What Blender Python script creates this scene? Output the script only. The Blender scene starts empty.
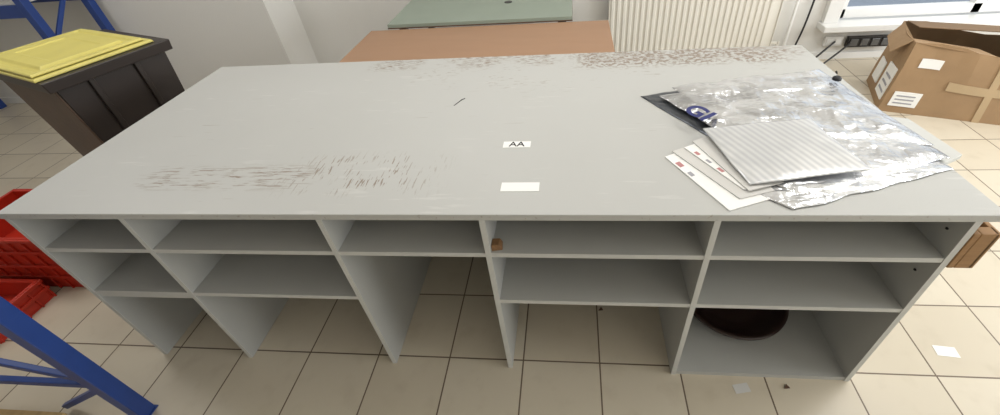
import bpy, bmesh, math, random
from mathutils import Vector, Matrix, noise
random.seed(4)
S=bpy.context.scene
COL=bpy.context.collection

# ------------------------------------------------------------------ materials
def lin(c):
    c=c/255.0
    return c/12.92 if c<=0.04045 else ((c+0.055)/1.055)**2.4
def rgb(r,g,b): return (lin(r),lin(g),lin(b),1)
def newmat(name):
    m=bpy.data.materials.new(name);m.use_nodes=True
    nt=m.node_tree;b=nt.nodes["Principled BSDF"]
    return m,nt,b
def mat(name,col,rough=0.5,metal=0.0,var=0.08,scale=6.0,bump=0.0,bscale=40.0,stretch=(1,1,1),spec=0.5):
    m,nt,b=newmat(name)
    b.inputs["Roughness"].default_value=rough;b.inputs["Metallic"].default_value=metal
    b.inputs["Specular IOR Level"].default_value=spec
    tc=nt.nodes.new("ShaderNodeTexCoord");mp=nt.nodes.new("ShaderNodeMapping")
    mp.inputs["Scale"].default_value=stretch
    nt.links.new(tc.outputs["Object"],mp.inputs[0])
    n=nt.nodes.new("ShaderNodeTexNoise");n.inputs["Scale"].default_value=scale;n.inputs["Detail"].default_value=5
    nt.links.new(mp.outputs[0],n.inputs["Vector"])
    mix=nt.nodes.new("ShaderNodeMix");mix.data_type='RGBA'
    mix.inputs[6].default_value=tuple(max(0,c*(1-var*1.6)) for c in col[:3])+(1,)
    mix.inputs[7].default_value=tuple(min(1,c*(1+var)) for c in col[:3])+(1,)
    nt.links.new(n.outputs["Fac"],mix.inputs[0]);nt.links.new(mix.outputs[2],b.inputs["Base Color"])
    if bump>0:
        n2=nt.nodes.new("ShaderNodeTexNoise");n2.inputs["Scale"].default_value=bscale
        nt.links.new(mp.outputs[0],n2.inputs["Vector"])
        bp=nt.nodes.new("ShaderNodeBump");bp.inputs["Strength"].default_value=bump;bp.inputs["Distance"].default_value=0.01
        nt.links.new(n2.outputs["Fac"],bp.inputs["Height"]);nt.links.new(bp.outputs[0],b.inputs["Normal"])
    return m

class G:  # small node helper
    def __init__(s,nt): s.nt=nt
    def val(s,x,sock):
        if isinstance(x,(int,float)): sock.default_value=x
        else: s.nt.links.new(x,sock)
    def math(s,op,a,b=0.0,clamp=False):
        n=s.nt.nodes.new("ShaderNodeMath");n.operation=op;n.use_clamp=clamp
        s.val(a,n.inputs[0]);s.val(b,n.inputs[1]);return n.outputs[0]
    def ss(s,x,a,b):
        n=s.nt.nodes.new("ShaderNodeMapRange");n.interpolation_type='SMOOTHSTEP'
        s.val(x,n.inputs[0]);n.inputs[1].default_value=a;n.inputs[2].default_value=b;return n.outputs[0]
    def noise(s,vec,scale,detail=4,st=(1,1,1),rot=(0,0,0)):
        mp=s.nt.nodes.new("ShaderNodeMapping");mp.inputs["Scale"].default_value=st;mp.inputs["Rotation"].default_value=rot
        s.nt.links.new(vec,mp.inputs[0])
        n=s.nt.nodes.new("ShaderNodeTexNoise");n.inputs["Scale"].default_value=scale;n.inputs["Detail"].default_value=detail
        s.nt.links.new(mp.outputs[0],n.inputs["Vector"]);return n.outputs["Fac"]
    def mix(s,f,a,b):
        n=s.nt.nodes.new("ShaderNodeMix");n.data_type='RGBA'
        s.val(f,n.inputs[0])
        for x,k in ((a,6),(b,7)):
            if isinstance(x,tuple): n.inputs[k].default_value=x
            else: s.nt.links.new(x,n.inputs[k])
        return n.outputs[2]

def tabletop_mat():
    m,nt,b=newmat("worn_grey_laminate");g=G(nt)
    tc=nt.nodes.new("ShaderNodeTexCoord");v=tc.outputs["Object"]
    sx=nt.nodes.new("ShaderNodeSeparateXYZ");nt.links.new(v,sx.inputs[0]);x,y=sx.outputs[0],sx.outputs[1]
    base=g.mix(g.noise(v,1.4,3),rgb(181,181,177),rgb(189,189,186))
    base=g.mix(g.math('MULTIPLY',g.ss(g.noise(v,260,2),0.60,0.75),0.20),base,rgb(158,155,149))
    pale=g.math('MULTIPLY',g.ss(g.noise(v,26,4,(.25,2.0,1),(0,0,.15)),.60,.70),g.ss(g.noise(v,3.2,3),.46,.60))
    base=g.mix(g.math('MULTIPLY',pale,.30),base,rgb(210,209,205))
    def box(x0,x1,y0,y1,f=0.08):
        a=g.math('MULTIPLY',g.ss(x,x0-f,x0+f),g.ss(x,x1+f,x1-f))
        c=g.math('MULTIPLY',g.ss(y,y0-f*.4,y0+f*.4),g.ss(y,y1+f*.4,y1-f*.4))
        return g.math('MULTIPLY',a,c)
    sc=g.math('MULTIPLY',g.ss(g.noise(v,95,4,(0.16,1.7,1)),0.525,0.575),g.ss(g.noise(v,9,3),0.36,0.50))
    m1=g.math('MULTIPLY',sc,box(.40,1.0,.13,.24))
    sc2=g.math('MULTIPLY',g.ss(g.noise(v,80,3,(1.8,.20,1)),0.575,0.615),g.ss(g.noise(v,8,3),0.40,0.52))
    m2=g.math('MULTIPLY',sc2,box(.95,1.42,.10,.30,.12))
    sc3=g.math('MULTIPLY',g.ss(g.noise(v,70,5,(.4,1.9,1)),0.51,0.57),g.ss(g.noise(v,4.5,4),0.38,0.52))
    m3=g.math('MULTIPLY',sc3,box(.9,2.95,1.03,1.2,.06))
    sc4=g.math('MULTIPLY',g.ss(g.noise(v,70,5,(.7,.8,1)),0.48,0.55),g.ss(g.noise(v,6,4),0.28,0.46))
    m4=g.math('MULTIPLY',sc4,box(1.9,2.85,.98,1.2,.09))
    m4=g.math('MAXIMUM',m4,g.math('MULTIPLY',g.math('MULTIPLY',g.ss(g.noise(v,60,4,(.4,1.6,1)),.60,.64),g.ss(g.noise(v,5,3),.48,.60)),g.math('MULTIPLY',box(1.0,2.8,.80,1.1,.2),.6)))
    sc5=g.math('MULTIPLY',g.ss(g.noise(v,40,2,(.12,2.2,1),(0,0,.5)),0.70,0.73),g.ss(g.noise(v,4,2),.5,.6))
    sc6=g.math('MULTIPLY',g.ss(g.noise(v,40,2,(.12,2.2,1),(0,0,2.2)),0.70,0.73),g.ss(g.noise(v,5,2),.52,.62))
    tot=g.math('MAXIMUM',g.math('MAXIMUM',m1,m2),g.math('MAXIMUM',g.math('MAXIMUM',m3,m4),g.math('MULTIPLY',g.math('MAXIMUM',sc5,sc6),.4)))
    m6=g.math('MULTIPLY',g.ss(g.noise(v,60,4,(1,.2,1)),0.62,0.68),g.ss(y,.004,.001))
    tot=g.math('MAXIMUM',tot,g.math('MULTIPLY',m6,.5))
    col=g.mix(g.math('MULTIPLY',tot,.72),base,rgb(118,94,72))
    nt.links.new(col,b.inputs["Base Color"])
    r=g.math('ADD',g.math('MULTIPLY',g.noise(v,5,4),.12),.44);nt.links.new(r,b.inputs["Roughness"])
    bp=nt.nodes.new("ShaderNodeBump");bp.inputs["Strength"].default_value=.2;bp.inputs["Distance"].default_value=.001
    nt.links.new(g.math('SUBTRACT',1.0,tot),bp.inputs["Height"]);nt.links.new(bp.outputs[0],b.inputs["Normal"])
    return m

def floor_mat():
    m,nt,b=newmat("beige_floor_tile");g=G(nt)
    tc=nt.nodes.new("ShaderNodeTexCoord")
    mp=nt.nodes.new("ShaderNodeMapping");mp.inputs["Location"].default_value=(-1.6785+.3242*40,-.0381+.3242*40,0)
    nt.links.new(tc.outputs["Object"],mp.inputs[0])
    br=nt.nodes.new("ShaderNodeTexBrick");br.offset=0;br.squash=1
    br.inputs["Scale"].default_value=1;br.inputs["Brick Width"].default_value=.3242;br.inputs["Row Height"].default_value=.3242
    br.inputs["Mortar Size"].default_value=.0032;br.inputs["Mortar Smooth"].default_value=.1
    br.inputs["Color1"].default_value=rgb(203,192,172);br.inputs["Color2"].default_value=rgb(211,201,182)
    br.inputs["Mortar"].default_value=rgb(108,92,76)
    nt.links.new(mp.outputs[0],br.inputs["Vector"])
    v=tc.outputs["Object"]
    c=g.mix(g.math('MULTIPLY',g.ss(g.noise(v,9,6),.5,.8),.22),br.outputs["Color"],rgb(168,152,128))
    c=g.mix(g.math('MULTIPLY',g.ss(g.noise(v,90,3),.72,.80),.25),c,rgb(120,105,88))
    nt.links.new(c,b.inputs["Base Color"])
    b.inputs["Roughness"].default_value=.3
    bp=nt.nodes.new("ShaderNodeBump");bp.inputs["Strength"].default_value=.4;bp.inputs["Distance"].default_value=.002
    nt.links.new(g.math('SUBTRACT',1.0,br.outputs["Fac"]),bp.inputs["Height"]);nt.links.new(bp.outputs[0],b.inputs["Normal"])
    return m

def wave_mat(name,c1,c2,scale,rot,rough,metal):
    m,nt,b=newmat(name);g=G(nt)
    tc=nt.nodes.new("ShaderNodeTexCoord");mp=nt.nodes.new("ShaderNodeMapping");mp.inputs["Rotation"].default_value=(0,0,rot)
    nt.links.new(tc.outputs["Object"],mp.inputs[0])
    w=nt.nodes.new("ShaderNodeTexWave");w.inputs["Scale"].default_value=scale;w.inputs["Distortion"].default_value=.3
    nt.links.new(mp.outputs[0],w.inputs["Vector"])
    blot=g.ss(g.noise(tc.outputs["Object"],9,3),.35,.65)
    nt.links.new(g.mix(g.math('MULTIPLY',blot,.35),g.mix(w.outputs["Fac"],c1,c2),rgb(176,178,182)),b.inputs["Base Color"])
    b.inputs["Roughness"].default_value=rough;b.inputs["Metallic"].default_value=metal
    bp=nt.nodes.new("ShaderNodeBump");bp.inputs["Strength"].default_value=.15;bp.inputs["Distance"].default_value=.001
    nt.links.new(w.outputs["Fac"],bp.inputs["Height"]);nt.links.new(bp.outputs[0],b.inputs["Normal"])
    return m

def foil_mat(name,c,rough,metal,bstr):
    m,nt,b=newmat(name);g=G(nt)
    tc=nt.nodes.new("ShaderNodeTexCoord");v=tc.outputs["Object"]
    a=g.noise(v,6,3,(1,2.4,1),(0,0,.5));c2=g.noise(v,10,3,(2.2,.8,1),(0,0,-.3))
    h=g.math('ADD',g.math('ABSOLUTE',g.math('SUBTRACT',a,.5)),g.math('MULTIPLY',g.math('ABSOLUTE',g.math('SUBTRACT',c2,.5)),.6))
    nt.links.new(g.mix(g.ss(a,.35,.65),tuple(x*.68 for x in c[:3])+(1,),c),b.inputs["Base Color"])
    b.inputs["Roughness"].default_value=rough;b.inputs["Metallic"].default_value=metal
    bp=nt.nodes.new("ShaderNodeBump");bp.inputs["Strength"].default_value=bstr;bp.inputs["Distance"].default_value=.03
    nt.links.new(h,bp.inputs["Height"]);nt.links.new(bp.outputs[0],b.inputs["Normal"])
    return m

M_TOP=tabletop_mat();M_FLOOR=floor_mat()
M_BOARD=mat("grey_melamine_board",rgb(181,181,177),.5,var=.05,scale=5)
M_EDGE=mat("board_edge_band",rgb(196,196,192),.5,var=.05,scale=20)
M_WALL=mat("white_painted_plaster",rgb(222,220,215),.85,var=.03,scale=1.5,bump=.15,bscale=90)
M_CEIL=mat("ceiling_paint",rgb(232,230,225),.9,var=.02)
M_TRIM=mat("white_gloss_trim",rgb(230,229,226),.35,var=.03)
M_RAD=mat("radiator_enamel",rgb(226,222,212),.35,var=.03)
M_BROWN=mat("brown_desk_laminate",rgb(166,130,102),.5,var=.05,scale=3,stretch=(1,5,1))
M_DKWOOD=mat("dark_brown_edge",rgb(96,70,54),.5)
M_GREEN=mat("grey_green_laminate",rgb(146,157,144),.5,var=.05)
M_METAL=mat("grey_steel",rgb(120,122,124),.35,.8,var=.05)
M_BLACK=mat("black_plastic",rgb(36,34,34),.42,var=.15)
M_BIN=mat("brown_black_bin_plastic",rgb(50,42,38),.42,var=.2,scale=4)
M_BINB=mat("mid_brown_plastic",rgb(92,74,61),.5,var=.25,scale=5,bump=.1)  # browner tone for one side of the bin
M_YEL=mat("yellow_plastic",rgb(214,202,112),.45,var=.10,scale=7)
M_RED=mat("red_plastic",rgb(188,46,26),.4,var=.10)
M_BLUE=mat("blue_powder_coat",rgb(34,64,132),.4,var=.12,scale=12)
M_CARD=mat("corrugated_cardboard",rgb(162,132,98),.8,var=.16,scale=5,bump=.35,bscale=14)
M_CARDD=mat("cardboard_inner",rgb(128,102,74),.85,var=.12)
M_TAPE=mat("packing_tape",rgb(182,158,124),.25,var=.06)
M_PAPER=mat("white_paper",rgb(240,239,236),.6,var=.02)
M_PAPER2=mat("offwhite_paper",rgb(206,204,200),.6,var=.03)
M_INK=mat("black_ink",rgb(30,30,34),.6,var=.05)
M_NAVY=mat("navy_print",rgb(36,44,110),.4,var=.1)
M_PINK=mat("faded_red_print",rgb(186,130,130),.6,var=.15)
M_GREYP=mat("faded_grey_print",rgb(160,160,166),.6,var=.15)
M_WOOD=mat("raw_pine_wood",rgb(156,118,76),.65,var=.2,scale=8,stretch=(1,1,9))
M_PINE=mat("pale_pallet_wood",rgb(196,168,120),.7,var=.2,scale=6,stretch=(8,1,1))
M_BOWL=mat("dark_brown_plastic",rgb(52,36,32),.3,var=.2)
M_SILV=foil_mat("silver_film",rgb(224,225,228),.24,.86,.50)
M_SILD=foil_mat("dark_grey_film",rgb(96,100,106),.28,.7,.4)
M_STRIPE=wave_mat("ribbed_clear_pouch",rgb(204,205,207),rgb(228,228,227),15,-.45,.24,.30)
M_TAPEB=mat("brown_tape",rgb(134,98,62),.5,var=.3,scale=60)
M_PAVE=mat("asphalt_outside",rgb(150,158,170),.8,var=.1)

# ------------------------------------------------------------------ mesh builder
class MB:
    def __init__(s): s.bm=bmesh.new();s.mats=[]
    def mi(s,m):
        if m not in s.mats: s.mats.append(m)
        return s.mats.index(m)
    def prism(s,pts,z0,z1,m,top=None):
        top=top or pts
        a=[s.bm.verts.new((p[0],p[1],z0)) for p in pts];b=[s.bm.verts.new((p[0],p[1],z1)) for p in top]
        n=len(pts);k=s.mi(m);fs=[s.bm.faces.new(a[::-1]),s.bm.faces.new(b)]
        for i in range(n): fs.append(s.bm.faces.new((a[i],a[(i+1)%n],b[(i+1)%n],b[i])))
        for f in fs: f.material_index=k
    def box(s,x0,x1,y0,y1,z0,z1,m): s.prism([(x0,y0),(x1,y0),(x1,y1),(x0,y1)],z0,z1,m)
    def hexa(s,P,m):
        v=[s.bm.verts.new(p) for p in P];k=s.mi(m)
        for q in ((3,2,1,0),(4,5,6,7),(0,1,5,4),(1,2,6,5),(2,3,7,6),(3,0,4,7)):
            s.bm.faces.new([v[i] for i in q]).material_index=k
    def bar(s,a,b,w,h,m,up=(0,0,1)):
        a=Vector(a);b=Vector(b);d=(b-a).normalized();u=Vector(up)
        if abs(d.dot(u))>.98: u=Vector((0,1,0))
        r=d.cross(u).normalized();u=r.cross(d).normalized()
        P=[]
        for c in (a,b):
            for (i,j) in ((-1,-1),(1,-1),(1,1),(-1,1)): P.append(c+r*w/2*i+u*h/2*j)
        s.hexa(P,m)
    def lathe(s,c,prof,m,n=48):
        k=s.mi(m);rings=[]
        for r,z in prof:
            rings.append([s.bm.verts.new((c[0]+r*math.cos(2*math.pi*i/n),c[1]+r*math.sin(2*math.pi*i/n),c[2]+z)) for i in range(n)])
        for A,B in zip(rings,rings[1:]):
            for i in range(n):
                f=s.bm.faces.new((A[i],A[(i+1)%n],B[(i+1)%n],B[i]));f.material_index=k;f.smooth=True
        for R,o in ((rings[0],-1),(rings[-1],1)):
            f=s.bm.faces.new(R[::o]);f.material_index=k
    def done(s,name,bevel=0.0,parent=None,seg=2):
        bmesh.ops.recalc_face_normals(s.bm,faces=s.bm.faces[:])
        me=bpy.data.meshes.new(name);s.bm.to_mesh(me);s.bm.free()
        for m in s.mats: me.materials.append(m)
        o=bpy.data.objects.new(name,me);COL.objects.link(o)
        if bevel: 
            md=o.modifiers.new("bevel","BEVEL");md.width=bevel;md.segments=seg;md.limit_method='ANGLE';md.angle_limit=.7
        if parent: o.parent=parent
        return o
def empty(name):
    e=bpy.data.objects.new(name,None);COL.objects.link(e);return e
def curve(name,pts,r,m,parent=None):
    c=bpy.data.curves.new(name,"CURVE");c.dimensions='3D';c.bevel_depth=r;c.bevel_resolution=4
    s=c.splines.new('NURBS');s.points.add(len(pts)-1)
    for p,q in zip(s.points,pts): p.co=(*q,1)
    s.use_endpoint_u=True;s.order_u=4;c.materials.append(m)
    o=bpy.data.objects.new(name,c);COL.objects.link(o);o.parent=parent;return o
def sheet(name,C,z0,amp,m,seed=0,n=70,puff=0.0,edge=.01,thick=.0015,fs=7.0,parent=None,zc=(0,0,0,0),oct=3):
    C=[Vector((*c,0)) for c in C];bm=bmesh.new();V={}
    for i in range(n+1):
        for j in range(n+1):
            u=i/n;v=j/n
            p=(C[0]*(1-u)+C[1]*u)*(1-v)+(C[3]*(1-u)+C[2]*u)*v
            zz=(zc[0]*(1-u)+zc[1]*u)*(1-v)+(zc[3]*(1-u)+zc[2]*u)*v
            w=noise.noise(Vector((p.x*9,p.y*9,seed)))
            w2=noise.noise(Vector((p.x*9,p.y*9,seed+9)))
            p=p+Vector((w,w2,0))*edge
            h=noise.ridged_multi_fractal(Vector((p.x*fs,p.y*fs,seed*3.1)),1.1,2.0,oct,1.0,2.0)
            e=min(1,8*min(u,1-u,v,1-v)+.25)
            p.z=z0+zz+amp*min(2.0,h)*.5*e+puff*(16*u*(1-u)*v*(1-v))**.7
            V[i,j]=bm.verts.new(p)
    for i in range(n):
        for j in range(n):
            f=bm.faces.new((V[i,j],V[i+1,j],V[i+1,j+1],V[i,j+1]));f.smooth=True
    me=bpy.data.meshes.new(name);bm.to_mesh(me);bm.free();me.materials.append(m)
    o=bpy.data.objects.new(name,me);COL.objects.link(o)
    md=o.modifiers.new("solid","SOLIDIFY");md.thickness=thick
    o.parent=parent;return o

# ------------------------------------------------------------------ room
b=MB();b.box(-4.6,7.2,-3.4,3.0,-.05,0,M_FLOOR);b.done("floor")
b=MB();b.box(-4.6,7.2,-3.4,3.2,3.0,3.05,M_CEIL);b.done("ceiling")
b=MB()
b.box(-.66,4.12,3.0,3.2,0,3,M_WALL);b.box(6.4,7.2,3.0,3.2,0,3,M_WALL)
b.box(4.12,6.4,3.0,3.2,0,.30,M_WALL);b.box(4.12,6.4,3.0,3.2,2.4,3,M_WALL)
b.done("wall_back")
b=MB();b.box(-4.6,-.66,2.6,3.2,0,3,M_WALL);b.done("wall_back_left")
b=MB();b.box(-4.8,-4.6,-3.4,3.2,0,3,M_WALL);b.done("wall_left")
b=MB();b.box(-4.8,7.4,-3.6,-3.4,0,3,M_WALL);b.done("wall_front_light_block")  # unseen wall added behind the camera to cut front light
b=MB();b.box(7.2,7.4,-3.4,-2.6,0,3,M_WALL);b.box(7.2,7.4,2.4,3.2,0,3,M_WALL);b.box(7.2,7.4,-2.6,2.4,0,.4,M_WALL);b.box(7.2,7.4,-2.6,2.4,2.6,3,M_WALL);b.done("wall_right")
b=MB();b.box(-.66,4.1,2.985,3.0,0,.07,M_TRIM);b.box(4.1,7.2,2.985,3.0,0,.06,M_TRIM);b.done("baseboard_back",.003)
b=MB();b.box(-4.6,-.66,2.585,2.6,0,.07,M_TRIM);b.done("baseboard_back_left",.003)
b=MB()
b.box(4.02,6.5,2.86,3.02,.29,.34,M_TRIM)
b.box(4.04,4.16,2.95,3.04,.34,2.5,M_TRIM);b.box(6.36,6.48,2.95,3.04,.34,2.5,M_TRIM);b.box(4.04,6.48,2.95,3.04,2.38,2.5,M_TRIM)
for x in (4.18,5.25,6.28): b.box(x,x+.07,3.06,3.12,.34,2.38,M_TRIM)
b.box(4.18,6.35,3.06,3.12,.34,.42,M_TRIM);b.box(4.18,6.35,3.06,3.12,2.30,2.38,M_TRIM)
b.done("window_1",.004)
b=MB()
for y in (-2.6,-.95,.7,2.33): b.box(7.24,7.32,y,y+.07,.4,2.6,M_TRIM)
b.box(7.24,7.32,-2.6,2.4,.4,.48,M_TRIM);b.box(7.24,7.32,-2.6,2.4,2.52,2.6,M_TRIM);b.done("window_2",.004)
b=MB();b.box(-12,20,3.4,16,-.15,-.1,M_PAVE);b.done("pavement_outside")

# ------------------------------------------------------------------ packing table
T=empty("packing_table")
b=MB();b.prism([(-.012,0),(3.012,0),(2.968,1.155),(0,1.155)],.876,.9,M_TOP);b.done("tabletop",.002,T)
X=[0.008,.4355,1.1154,1.6269,2.2968,2.955]
b=MB()
t=.009
for i,x in enumerate(X): b.box(x-t,x+t,.004,1.12,0,.876,M_BOARD)
z1,z2=.7273,.4811
for i in range(5):
    b.box(X[i]+t,X[i+1]-t,.006,.6,z1-.018,z1,M_BOARD)
    if i!=2: b.box(X[i]+t,X[i+1]-t,.006,.6,z2-.018,z2,M_BOARD)
b.box(X[0]+t,X[1]-t,.010,.6,z2-.045,z2-.022,M_EDGE)
b.box(X[4]+t,X[5]-t,.006,.6,.0,.022,M_BOARD)
b.box(0,2.96,1.12,1.14,0,.876,M_BOARD)
for i,x in enumerate(X): b.box(x-t,x+t,.002,.004,0,.876,M_EDGE)
for i in range(5):
    b.box(X[i]+t,X[i+1]-t,.004,.006,z1-.018,z1,M_EDGE)
    if i!=2: b.box(X[i]+t,X[i+1]-t,.004,.006,z2-.018,z2,M_EDGE)
b.done("shelf_carcass",0,T)
b=MB();b.prism([(2.99,.55),(3.08,.52),(3.11,.30),(3.0,.24)],.858,.876,M_EDGE);b.done("side_leaf",.002,T)
b=MB()
b.box(2.966,2.984,.0,.10,.69,.83,M_WOOD);b.box(2.984,3.03,.0,.03,.69,.83,M_WOOD);b.box(2.984,3.03,.07,.10,.69,.83,M_WOOD)
b.box(3.02,3.035,.0,.10,.69,.83,M_WOOD)
b.done("wooden_bracket",.003,T)
b=MB()
for z in (.80,.62): b.lathe((2.944,.05,z),[(.004,0),(.004,.004)],M_INK,12)
b.done("shelf_pin",0,T)
# crumpled lump of brown tape by the centre divider
b=MB();b.prism([(1.637,.012),(1.672,.018),(1.668,.055),(1.637,.050)],z1,z1+.022,M_TAPEB,top=[(1.637,.016),(1.660,.020),(1.662,.050),(1.637,.048)]);b.done("crumpled_tape",.002)

b=MB();b.lathe((2.605,.335,.0225),[(.12,0),(.185,.02),(.215,.06),(.222,.062),(.222,.07),(.205,.07),(.17,.03),(.11,.015)],M_BOWL,64);b.done("round_serving_bowl")

def label(name,x0,x1,y0,y1,rot=0,z=.9005,text=None,m=None):
    e=MB();cx,cy=(x0+x1)/2,(y0+y1)/2
    def r(x,y):
        return (cx+(x-cx)*math.cos(rot)-(y-cy)*math.sin(rot),cy+(x-cx)*math.sin(rot)+(y-cy)*math.cos(rot))
    e.prism([r(x0,y0),r(x1,y0),r(x1,y1),r(x0,y1)],z,z+.0006,m or M_PAPER)
    o=e.done(name)
    if text:
        c=bpy.data.curves.new("print","FONT");c.body=text;c.size=(y1-y0)*1.1;c.offset=.0005;c.align_x='CENTER';c.align_y='CENTER';c.materials.append(M_INK)
        q=bpy.data.objects.new("print",c);COL.objects.link(q);q.location=(cx,cy,z+.001);q.rotation_euler=(0,0,rot);q.parent=o
    return o
label("shipping_label",1.650,1.748,.340,.378,.0,text="AA")
label("paper_label",1.672,1.792,.103,.146,.0)
b=MB();b.bar((1.405,.655,.9006),(1.43,.705,.9006),.004,.0008,M_INK);b.bar((1.425,.70,.9006),(1.44,.715,.9006),.005,.0008,M_INK);b.done("pen_mark")

# ------------------------------------------------------------------ mailing bags pile
Pk=empty("silver_mailing_bags")
sheet("bag_dark",[(2.165,.69),(2.38,.36),(2.95,.50),(2.88,.85)],.902,.006,M_SILD,3,puff=.004,parent=Pk)
sheet("bag_under",[(2.36,.14),(2.49,.015),(3.00,.19),(2.96,.30)],.903,.008,M_SILV,11,puff=.006,parent=Pk,fs=5)
sheet("bag_lower",[(2.40,.20),(2.54,.05),(3.015,.24),(2.93,.60)],.908,.015,M_SILV,6,puff=.010,parent=Pk,fs=5)
sheet("bag_main",[(2.235,.66),(2.43,.33),(3.01,.29),(2.91,.80)],.914,.026,M_SILV,8,n=120,puff=.014,fs=5,parent=Pk,oct=4)
sheet("bag_flap",[(2.30,.71),(2.33,.61),(2.93,.64),(2.90,.83)],.926,.017,M_SILV,21,puff=.008,parent=Pk,fs=6)
c=bpy.data.curves.new("bag_print","FONT");c.body="GI";c.size=.10;c.extrude=.0005;c.offset=.003;c.materials.append(M_NAVY)
q=bpy.data.objects.new("bag_print",c);COL.objects.link(q);q.location=(2.285,.49,.950);q.rotation_euler=(0,.0,-.95);q.parent=Pk
b=MB();b.lathe((2.90,.70,.940),[(.004,0),(.016,.004),(.016,.012),(.008,.018)],M_INK,16);b.done("bag_cap",0,Pk)
# papers
Pp=empty("printed_leaflets")
def leaf(C,z,k,n=0):
    e=MB();e.prism(C,z,z+.0035,M_PAPER if k%2 else M_PAPER2)
    A0=Vector(C[0]);B0=Vector(C[1]);D0=Vector(C[3]);eu=(B0-A0);ev=(D0-A0)
    rr=random.Random(k)
    for i in range(n):
        u0=.15+.20*i;v0=.03+.02*rr.random();wu=.05+.05*rr.random();wv=.05+.05*rr.random()
        P=[A0+eu*u0+ev*v0,A0+eu*(u0+wu)+ev*v0,A0+eu*(u0+wu)+ev*(v0+wv),A0+eu*u0+ev*(v0+wv)]
        e.prism([(a.x,a.y) for a in P],z+.0035,z+.0039,M_PINK if (i+k)%2 else M_GREYP)
    e.done("leaflet_%d"%k,0,Pp)
leaf([(2.195,.27),(2.325,.015),(2.52,.09),(2.36,.36)],.9005,1,2)
leaf([(2.222,.295),(2.365,.06),(2.55,.12),(2.39,.38)],.9045,2)
leaf([(2.262,.31),(2.385,.095),(2.58,.15),(2.42,.39)],.9085,3,3)
leaf([(2.295,.34),(2.395,.085),(2.62,.16),(2.46,.43)],.9125,4)
sheet("ribbed_envelope",[(2.335,.385),(2.40,.105),(2.745,.15),(2.68,.415)],.920,.003,M_STRIPE,5,n=50,puff=.005,edge=.004,thick=.003,zc=(.016,.002,.018,.030))

# ------------------------------------------------------------------ brown desk, green desk
b=MB();b.box(.48,2.14,1.21,2.01,.745,.77,M_BROWN);b.box(.478,2.142,1.208,2.012,.742,.748,M_DKWOOD)
for x in (.56,2.02):
    for y in (1.26,1.92): b.box(x,x+.05,y,y+.05,0,.742,M_METAL)
b.box(.6,2.04,1.28,1.30,.35,.70,M_BROWN);b.done("brown_desk",.002)
b=MB();b.box(.60,1.90,2.03,2.80,.775,.80,M_GREEN);b.box(.598,1.902,2.028,2.80,.768,.776,M_DKWOOD)
for x in (.66,1.80):
    for y in (2.08,2.70): b.box(x,x+.05,y,y+.05,0,.768,M_METAL)
b.lathe((1.42,2.42,.80),[(.03,0),(.03,.004),(.02,.004)],M_BLACK,24);b.done("green_desk",.002)

# ------------------------------------------------------------------ radiator
b=MB();x0,x1=2.22,3.62
b.box(x0,x1,2.88,2.90,.16,.78,M_RAD);b.box(x0,x1,2.94,2.96,.16,.78,M_RAD)
b.box(x0-.004,x1+.004,2.87,2.97,.775,.79,M_RAD);b.box(x0-.006,x0,2.87,2.97,.16,.79,M_RAD);b.box(x1,x1+.006,2.87,2.97,.16,.79,M_RAD)
n=int((x1-x0)/.05)
for i in range(n):
    xc=x0+.025+i*.05
    b.prism([(xc-.018,2.885),(xc-.011,2.868),(xc+.011,2.868),(xc+.018,2.885)],.18,.76,M_RAD)
for x in (x0+.2,x1-.2): b.box(x-.02,x+.02,2.96,2.999,.3,.6,M_RAD)
b.bar((x1,2.92,.20),(x1+.08,2.92,.20),.02,.02,M_RAD);b.bar((x1+.08,2.92,.21),(x1+.08,2.92,.0),.02,.02,M_RAD)
b.done("panel_radiator",.002)
b=MB();b.box(4.30,4.66,2.945,2.984,.12,.21,M_BLACK)
for i in range(4):
    xc=4.35+i*.085;b.box(xc-.03,xc+.03,2.938,2.946,.135,.195,M_METAL)
b.done("power_strip",.003)
b=MB();b.box(4.12,4.27,2.97,2.999,.13,.21,M_TRIM)
for xc in (4.16,4.23): b.box(xc-.025,xc+.025,2.965,2.971,.145,.195,M_PAPER)
b.done("wall_socket",.003)
curve("power_cable",[(4.2,2.96,.17),(4.1,2.9,.12),(4.0,2.85,.03),(3.85,2.8,.012),(3.9,2.6,.012),(4.1,2.55,.012),(4.15,2.7,.012)],.008,M_BLACK)
curve("power_cable",[(4.32,2.94,.16),(4.2,2.9,.06),(4.05,2.8,.012),(3.95,2.7,.012),(3.8,2.9,.02),(3.9,2.965,.2),(3.92,2.975,.5),(3.92,2.975,.9)],.008,M_BLACK)
curve("heating_pipe",[(3.78,2.96,0),(3.78,2.96,.3),(3.78,2.96,.8),(3.78,2.96,2.9)],.012,M_TRIM)

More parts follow.
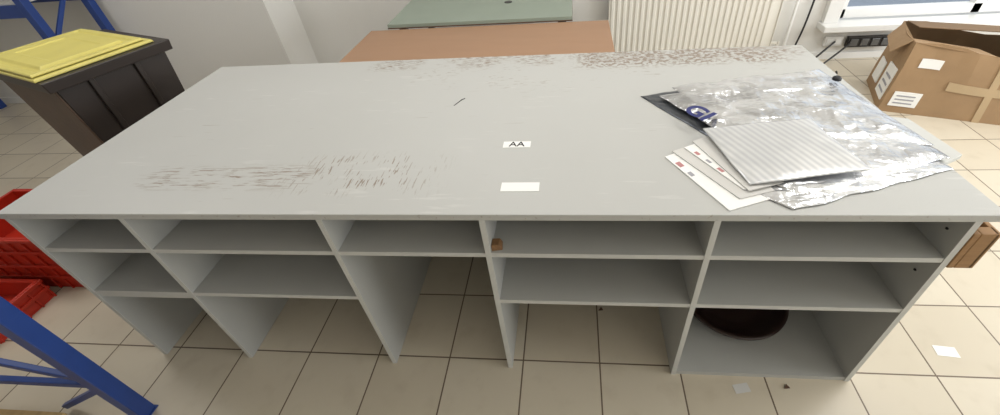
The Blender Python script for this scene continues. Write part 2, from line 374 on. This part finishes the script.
# ------------------------------------------------------------------ cardboard box
BX=empty("cardboard_box")
O=Vector((4.14,2.06,0));d=Vector((.94,-.34,0)).normalized();e2=Vector((-d.y,d.x,0));Hh=.48;L=1.10;Wd=.52
def P(u,v,z):
    k=z/.50
    u2=u+k*(.05 if u<.3 else -.01)+.014*math.sin(9*v+3*k)*k
    v2=v+k*(.07 if v<.2 else .0)+.012*math.sin(11*u)*k
    z2=z+k*(.035*math.sin(u*6+1.0)-.02)
    return tuple(O+d*u2+e2*v2+Vector((0,0,max(0,z2))))
b=MB();w=.006
b.hexa([P(0,0,0),P(L,0,0),P(L,Wd,0),P(0,Wd,0),P(0,0,.006),P(L,0,.006),P(L,Wd,.006),P(0,Wd,.006)],M_CARD)
def wallb(u0,v0,u1,v1,z1=Hh,n=8):
    for a in range(n):
        for c_ in range(3):
            fa,fb=a/n,(a+1)/n;za,zb=z1*c_/3,z1*(c_+1)/3
            if (u1-u0)>(v1-v0):
                q=[(u0+(u1-u0)*fa,v0),(u0+(u1-u0)*fb,v0),(u0+(u1-u0)*fb,v1),(u0+(u1-u0)*fa,v1)]
            else:
                q=[(u0,v0+(v1-v0)*fa),(u1,v0+(v1-v0)*fa),(u1,v0+(v1-v0)*fb),(u0,v0+(v1-v0)*fb)]
            b.hexa([P(*p,za) for p in q]+[P(*p,zb) for p in q],M_CARD)
wallb(0,0,L,w);wallb(0,Wd-w,L,Wd);wallb(0,w,w,Wd-w);wallb(L-w,w,L,Wd-w)
def flap(q,m,t_=.005):
    P0=[tuple(Vector(P(u,v,Hh))+Vector((0,0,dz))) for u,v,dz in q];P1=[(a,b_,c_+t_) for a,b_,c_ in P0];b.hexa(P0+P1,m)
flap([(0,.0,0),(.50,0,0),(.47,.24,-.02),(.03,.22,-.03)],M_CARD)
flap([(.56,.0,0),(L,0,0),(L-.02,.25,.04),(.60,.24,.02)],M_CARD)
flap([(.02,Wd-.01,0),(L,Wd-.01,0),(L-.05,Wd-.27,.05),(.06,Wd-.25,.03)],M_CARDD)
flap([(.0,.04,0),(.0,Wd-.04,0),(-.08,Wd-.10,-.07),(-.09,.08,-.09)],M_CARD)
b.done("carton",0,BX)
b=MB()
def onfront(u0,u1,z0,z1,m,off=.003):
    n=8
    for i in range(n):
        a=u0+(u1-u0)*i/n;c_=u0+(u1-u0)*(i+1)/n
        b.hexa([P(a,-off,z0),P(c_,-off,z0),P(c_,0,z0),P(a,0,z0),P(a,-off,z1),P(c_,-off,z1),P(c_,0,z1),P(a,0,z1)],m)
def onleft(v0,v1,z0,z1,m,off=.003):
    b.hexa([P(-off,v0,z0),P(0,v0,z0),P(0,v1,z0),P(-off,v1,z0),P(-off,v0,z1),P(0,v0,z1),P(0,v1,z1),P(-off,v1,z1)],m)
onfront(.32,L,.20,.26,M_TAPE,.006);onfront(.54,.58,0,Hh-.02,M_TAPE,.006)
onleft(.05,.24,.06,.28,M_PAPER,.008);onleft(.30,.44,.08,.24,M_PAPER,.008)
for k in range(3): onleft(.07,.21,.10+.05*k,.115+.05*k,M_GREYP,.010)
onfront(.04,.20,.05,.15,M_PAPER,.007)
for k in range(3): onfront(.06,.17,.07+.025*k,.078+.025*k,M_GREYP,.010)
onfront(.08,.20,.32,.38,M_PAPER,.007)
b.done("tape_and_labels",0,BX)

# ------------------------------------------------------------------ wheelie bin
WB=empty("wheelie_bin")
A=Vector((-.53,.745,0));r=Vector((.35,.937,0)).normalized();l=Vector((-r.y,r.x,0));SR,SL=.53,.62
def Q(u,v,z): return tuple(A+r*u+l*v+Vector((0,0,z)))
b=MB();k=.07
B=[Q(k,k,.06),Q(SR-k,k,.06),Q(SR-k,SL-k,.06),Q(k,SL-k,.06)];Tp=[Q(.01,.01,1.0),Q(SR-.01,.01,1.0),Q(SR-.01,SL-.01,1.0),Q(.01,SL-.01,1.0)]
b.hexa(B+Tp,M_BIN)
b.hexa([Q(k-.008,k,.06),Q(k,k,.06),Q(k,SL-k,.06),Q(k-.008,SL-k,.06),Q(.002,.01,.98),Q(.01,.01,.98),Q(.01,SL-.01,.98),Q(.002,SL-.01,.98)],M_BINB)
b.hexa([Q(-.018,-.018,.975),Q(SR+.02,-.018,.975),Q(SR+.02,SL+.02,.975),Q(-.018,SL+.02,.975),Q(-.025,-.025,1.03),Q(SR+.025,-.025,1.03),Q(SR+.025,SL+.025,1.03),Q(-.025,SL+.025,1.03)],M_BIN)
for u in (.15,.36): b.hexa([Q(u-.012,.02,.5),Q(u+.012,.02,.5),Q(u+.012,.05,.5),Q(u-.012,.05,.5),Q(u-.012,-.008,.98),Q(u+.012,-.008,.98),Q(u+.012,.03,.98),Q(u-.012,.03,.98)],M_BIN)
for v in (.08,SL-.08):
    c=Vector(Q(SR-.08,v,.065));b.bar(c-l*.025,c+l*.025,.13,.13,M_BLACK)
    c=Vector(Q(.12,v,.035));b.bar(c-l*.02,c+l*.02,.06,.07,M_BLACK)
b.done("bin_body",.008,WB)
def sm(x,a,c_):
    x=max(0,min(1,(x-a)/(c_-a)));return x*x*(3-2*x)
def lidshell(name,u0,u1,v0,v1,zb,steps,thick,nu=110,nv=130):
    bm=bmesh.new();VV={}
    for i in range(nu+1):
        for j in range(nv+1):
            u=u0+(u1-u0)*i/nu;v=v0+(v1-v0)*j/nv
            e=min(u-u0,u1-u,v-v0,v1-v);h=zb
            for a,c_,dh in steps: h+=dh*sm(e,a,c_)
            VV[i,j]=bm.verts.new(Q(u,v,h))
    for i in range(nu):
        for j in range(nv):
            f=bm.faces.new((VV[i,j],VV[i+1,j],VV[i+1,j+1],VV[i,j+1]));f.smooth=True
    bmesh.ops.recalc_face_normals(bm,faces=bm.faces[:])
    me=bpy.data.meshes.new(name);bm.to_mesh(me);bm.free();me.materials.append(M_YEL)
    o=bpy.data.objects.new(name,me);COL.objects.link(o);o.parent=WB
    md=o.modifiers.new("solid","SOLIDIFY");md.thickness=thick
lidshell("lid_lower",-.030,SR-.03,.015,SL+.05,1.034,[(0,.006,.012)],.006)
lidshell("lid_upper",-.022,SR-.06,.040,SL+.06,1.052,[(0,.006,.010),(.030,.040,-.008),(.060,.072,.014),(.13,.142,-.006)],.008)

# ------------------------------------------------------------------ blue racks
def upright(name,x0,y0,x1,y1,h,w=.055):
    b=MB()
    for (x,y) in ((x0,y0),(x1,y1)):
        b.box(x-w/2,x+w/2,y-w/2,y+w/2,.006,h,M_BLUE);b.box(x-w*.6,x+w*.6,y-w*.6,y+w*.6,0,.006,M_BLUE)
    z=.25;i=0
    while z+.45<h:
        b.bar((x0,y0,z),(x1,y1,z),.022,.03,M_BLUE)
        a,c=((x0,y0,z+.02),(x1,y1,z+.45))
        if i%2: a,c=((x1,y1,z+.02),(x0,y0,z+.45))
        b.bar(a,c,.02,.028,M_BLUE);z+=.47;i+=1
    b.bar((x0,y0,z),(x1,y1,z),.022,.03,M_BLUE)
    b.bar((x0,y0,.24),(x0-.35,y0,.03),.02,.026,M_BLUE)
    return b.done(name,.003)
upright("blue_rack_upright",.125,-.25,-.95,-.25,1.7)
b=MB()
for x in (-3.9,-2.12):
    for y in (2.05,2.5): b.box(x-.03,x+.03,y-.03,y+.03,0,2.2,M_BLUE)
    b.bar((x,2.05,.75),(x,2.5,1.2),.02,.03,M_BLUE);b.bar((x,2.5,1.2),(x,2.05,1.65),.02,.03,M_BLUE)
for z in (1.02,1.7):
    for y in (2.05,2.5): b.bar((-3.9,y,z),(-2.12,y,z),.04,.09,M_BLUE)
    b.box(-3.88,-2.14,2.05,2.5,z+.045,z+.065,M_EDGE)
b.done("blue_storage_rack",.003)

# ------------------------------------------------------------------ red crates
def crate(name,x0,x1,y0,y1,z0,h,rot=0):
    b=MB();t=.012
    b.box(x0,x1,y0,y1,z0,z0+.012,M_RED)
    for (a,c,e,f) in ((x0,x1,y0,y0+t),(x0,x1,y1-t,y1),(x0,x0+t,y0+t,y1-t),(x1-t,x1,y0+t,y1-t)):
        b.box(a,c,e,f,z0+.012,z0+h,M_RED)
    for z in (z0+h-.02,z0+h*.45):
        b.box(x0-.012,x1+.012,y0-.012,y0,z,z+.018,M_RED);b.box(x0-.012,x1+.012,y1,y1+.012,z,z+.018,M_RED)
        b.box(x0-.012,x0,y0,y1,z,z+.018,M_RED);b.box(x1,x1+.012,y0,y1,z,z+.018,M_RED)
    n=7
    for i in range(n+1):
        x=x0+(x1-x0)*i/n;b.box(x-.004,x+.004,y0-.01,y0,z0,z0+h,M_RED)
    for i in range(5):
        y=y0+(y1-y0)*i/4;b.box(x1,x1+.01,y-.004,y+.004,z0,z0+h,M_RED)
    return b.done(name,.002)
crate("red_plastic_crate",-1.32,-.76,.36,.74,0,.19)
crate("red_plastic_crate",-1.32,-.76,.36,.74,.192,.19)
crate("red_plastic_crate",-1.45,-.90,.03,.30,0,.13)

b=MB()
for i in range(2): b.box(-.88,-.12,-.60+i*.14,-.50+i*.14,.08,.10,M_PINE)
b.box(-.88,-.12,-.335,-.30,.08,.10,M_PINE)
for x in (-.84,-.5,-.22): b.box(x,x+.08,-.60,-.30,0,.08,M_PINE)
b.done("wooden_pallet",.003)

# ------------------------------------------------------------------ floor litter
label("paper_scrap",3.36,3.44,.12,.165,-.1,z=.0006)
label("paper_scrap",2.52,2.58,-.06,-.025,.2,z=.0006,m=M_PAPER2)
b=MB()
for (x,y) in ((2.02,.3),(2.72,-.03)): b.prism([(x-.010,y-.008),(x+.012,y-.005),(x+.003,y+.010)],.0003,.005,M_DKWOOD)
b.done("floor_debris")

# ------------------------------------------------------------------ lights
W=bpy.data.worlds.new("World");S.world=W;W.use_nodes=True
bg=W.node_tree.nodes["Background"];bg.inputs[0].default_value=(.86,.93,1,1);bg.inputs[1].default_value=1.1
def area(name,loc,rot,sx,sy,e,c=(1,1,1)):
    l=bpy.data.lights.new(name,"AREA");l.shape='RECTANGLE';l.size=sx;l.size_y=sy;l.energy=e;l.color=c
    o=bpy.data.objects.new(name,l);COL.objects.link(o);o.location=loc;o.rotation_euler=rot;return o
for i,(x,y) in enumerate(((-1.2,.9),(1.5,.9),(4.0,.9))):
    area("added_ceiling_light",(x,y,2.96),(0,0,0),1.2,.6,(23,25,27)[i],(1,.99,.97))  # unseen lamps added under the ceiling, no panel fixtures modelled
for i,(x,y) in enumerate(((-1.2,-1.9),(4.0,-1.9))):
    area("added_ceiling_light",(x,y,2.96),(0,0,0),1.2,.6,4,(1,.99,.97))  # weak unseen lamps added to brighten the table's front faces
area("daylight_window_right",(7.15,.3,1.5),(0,math.radians(90),0),2.1,4.0,180,(.96,.985,1))

# ------------------------------------------------------------------ camera
cd=bpy.data.cameras.new("camera");cam=bpy.data.objects.new("camera",cd);COL.objects.link(cam);S.camera=cam
cam.location=(1.8957,-.8699,1.7347);cam.rotation_euler=(.8956,.0711,.0767)
cd.sensor_width=36;cd.lens=420.3*36/1000;cd.shift_x=-.02888;cd.shift_y=-.02919;cd.clip_start=.02
S.view_settings.view_transform='Standard'
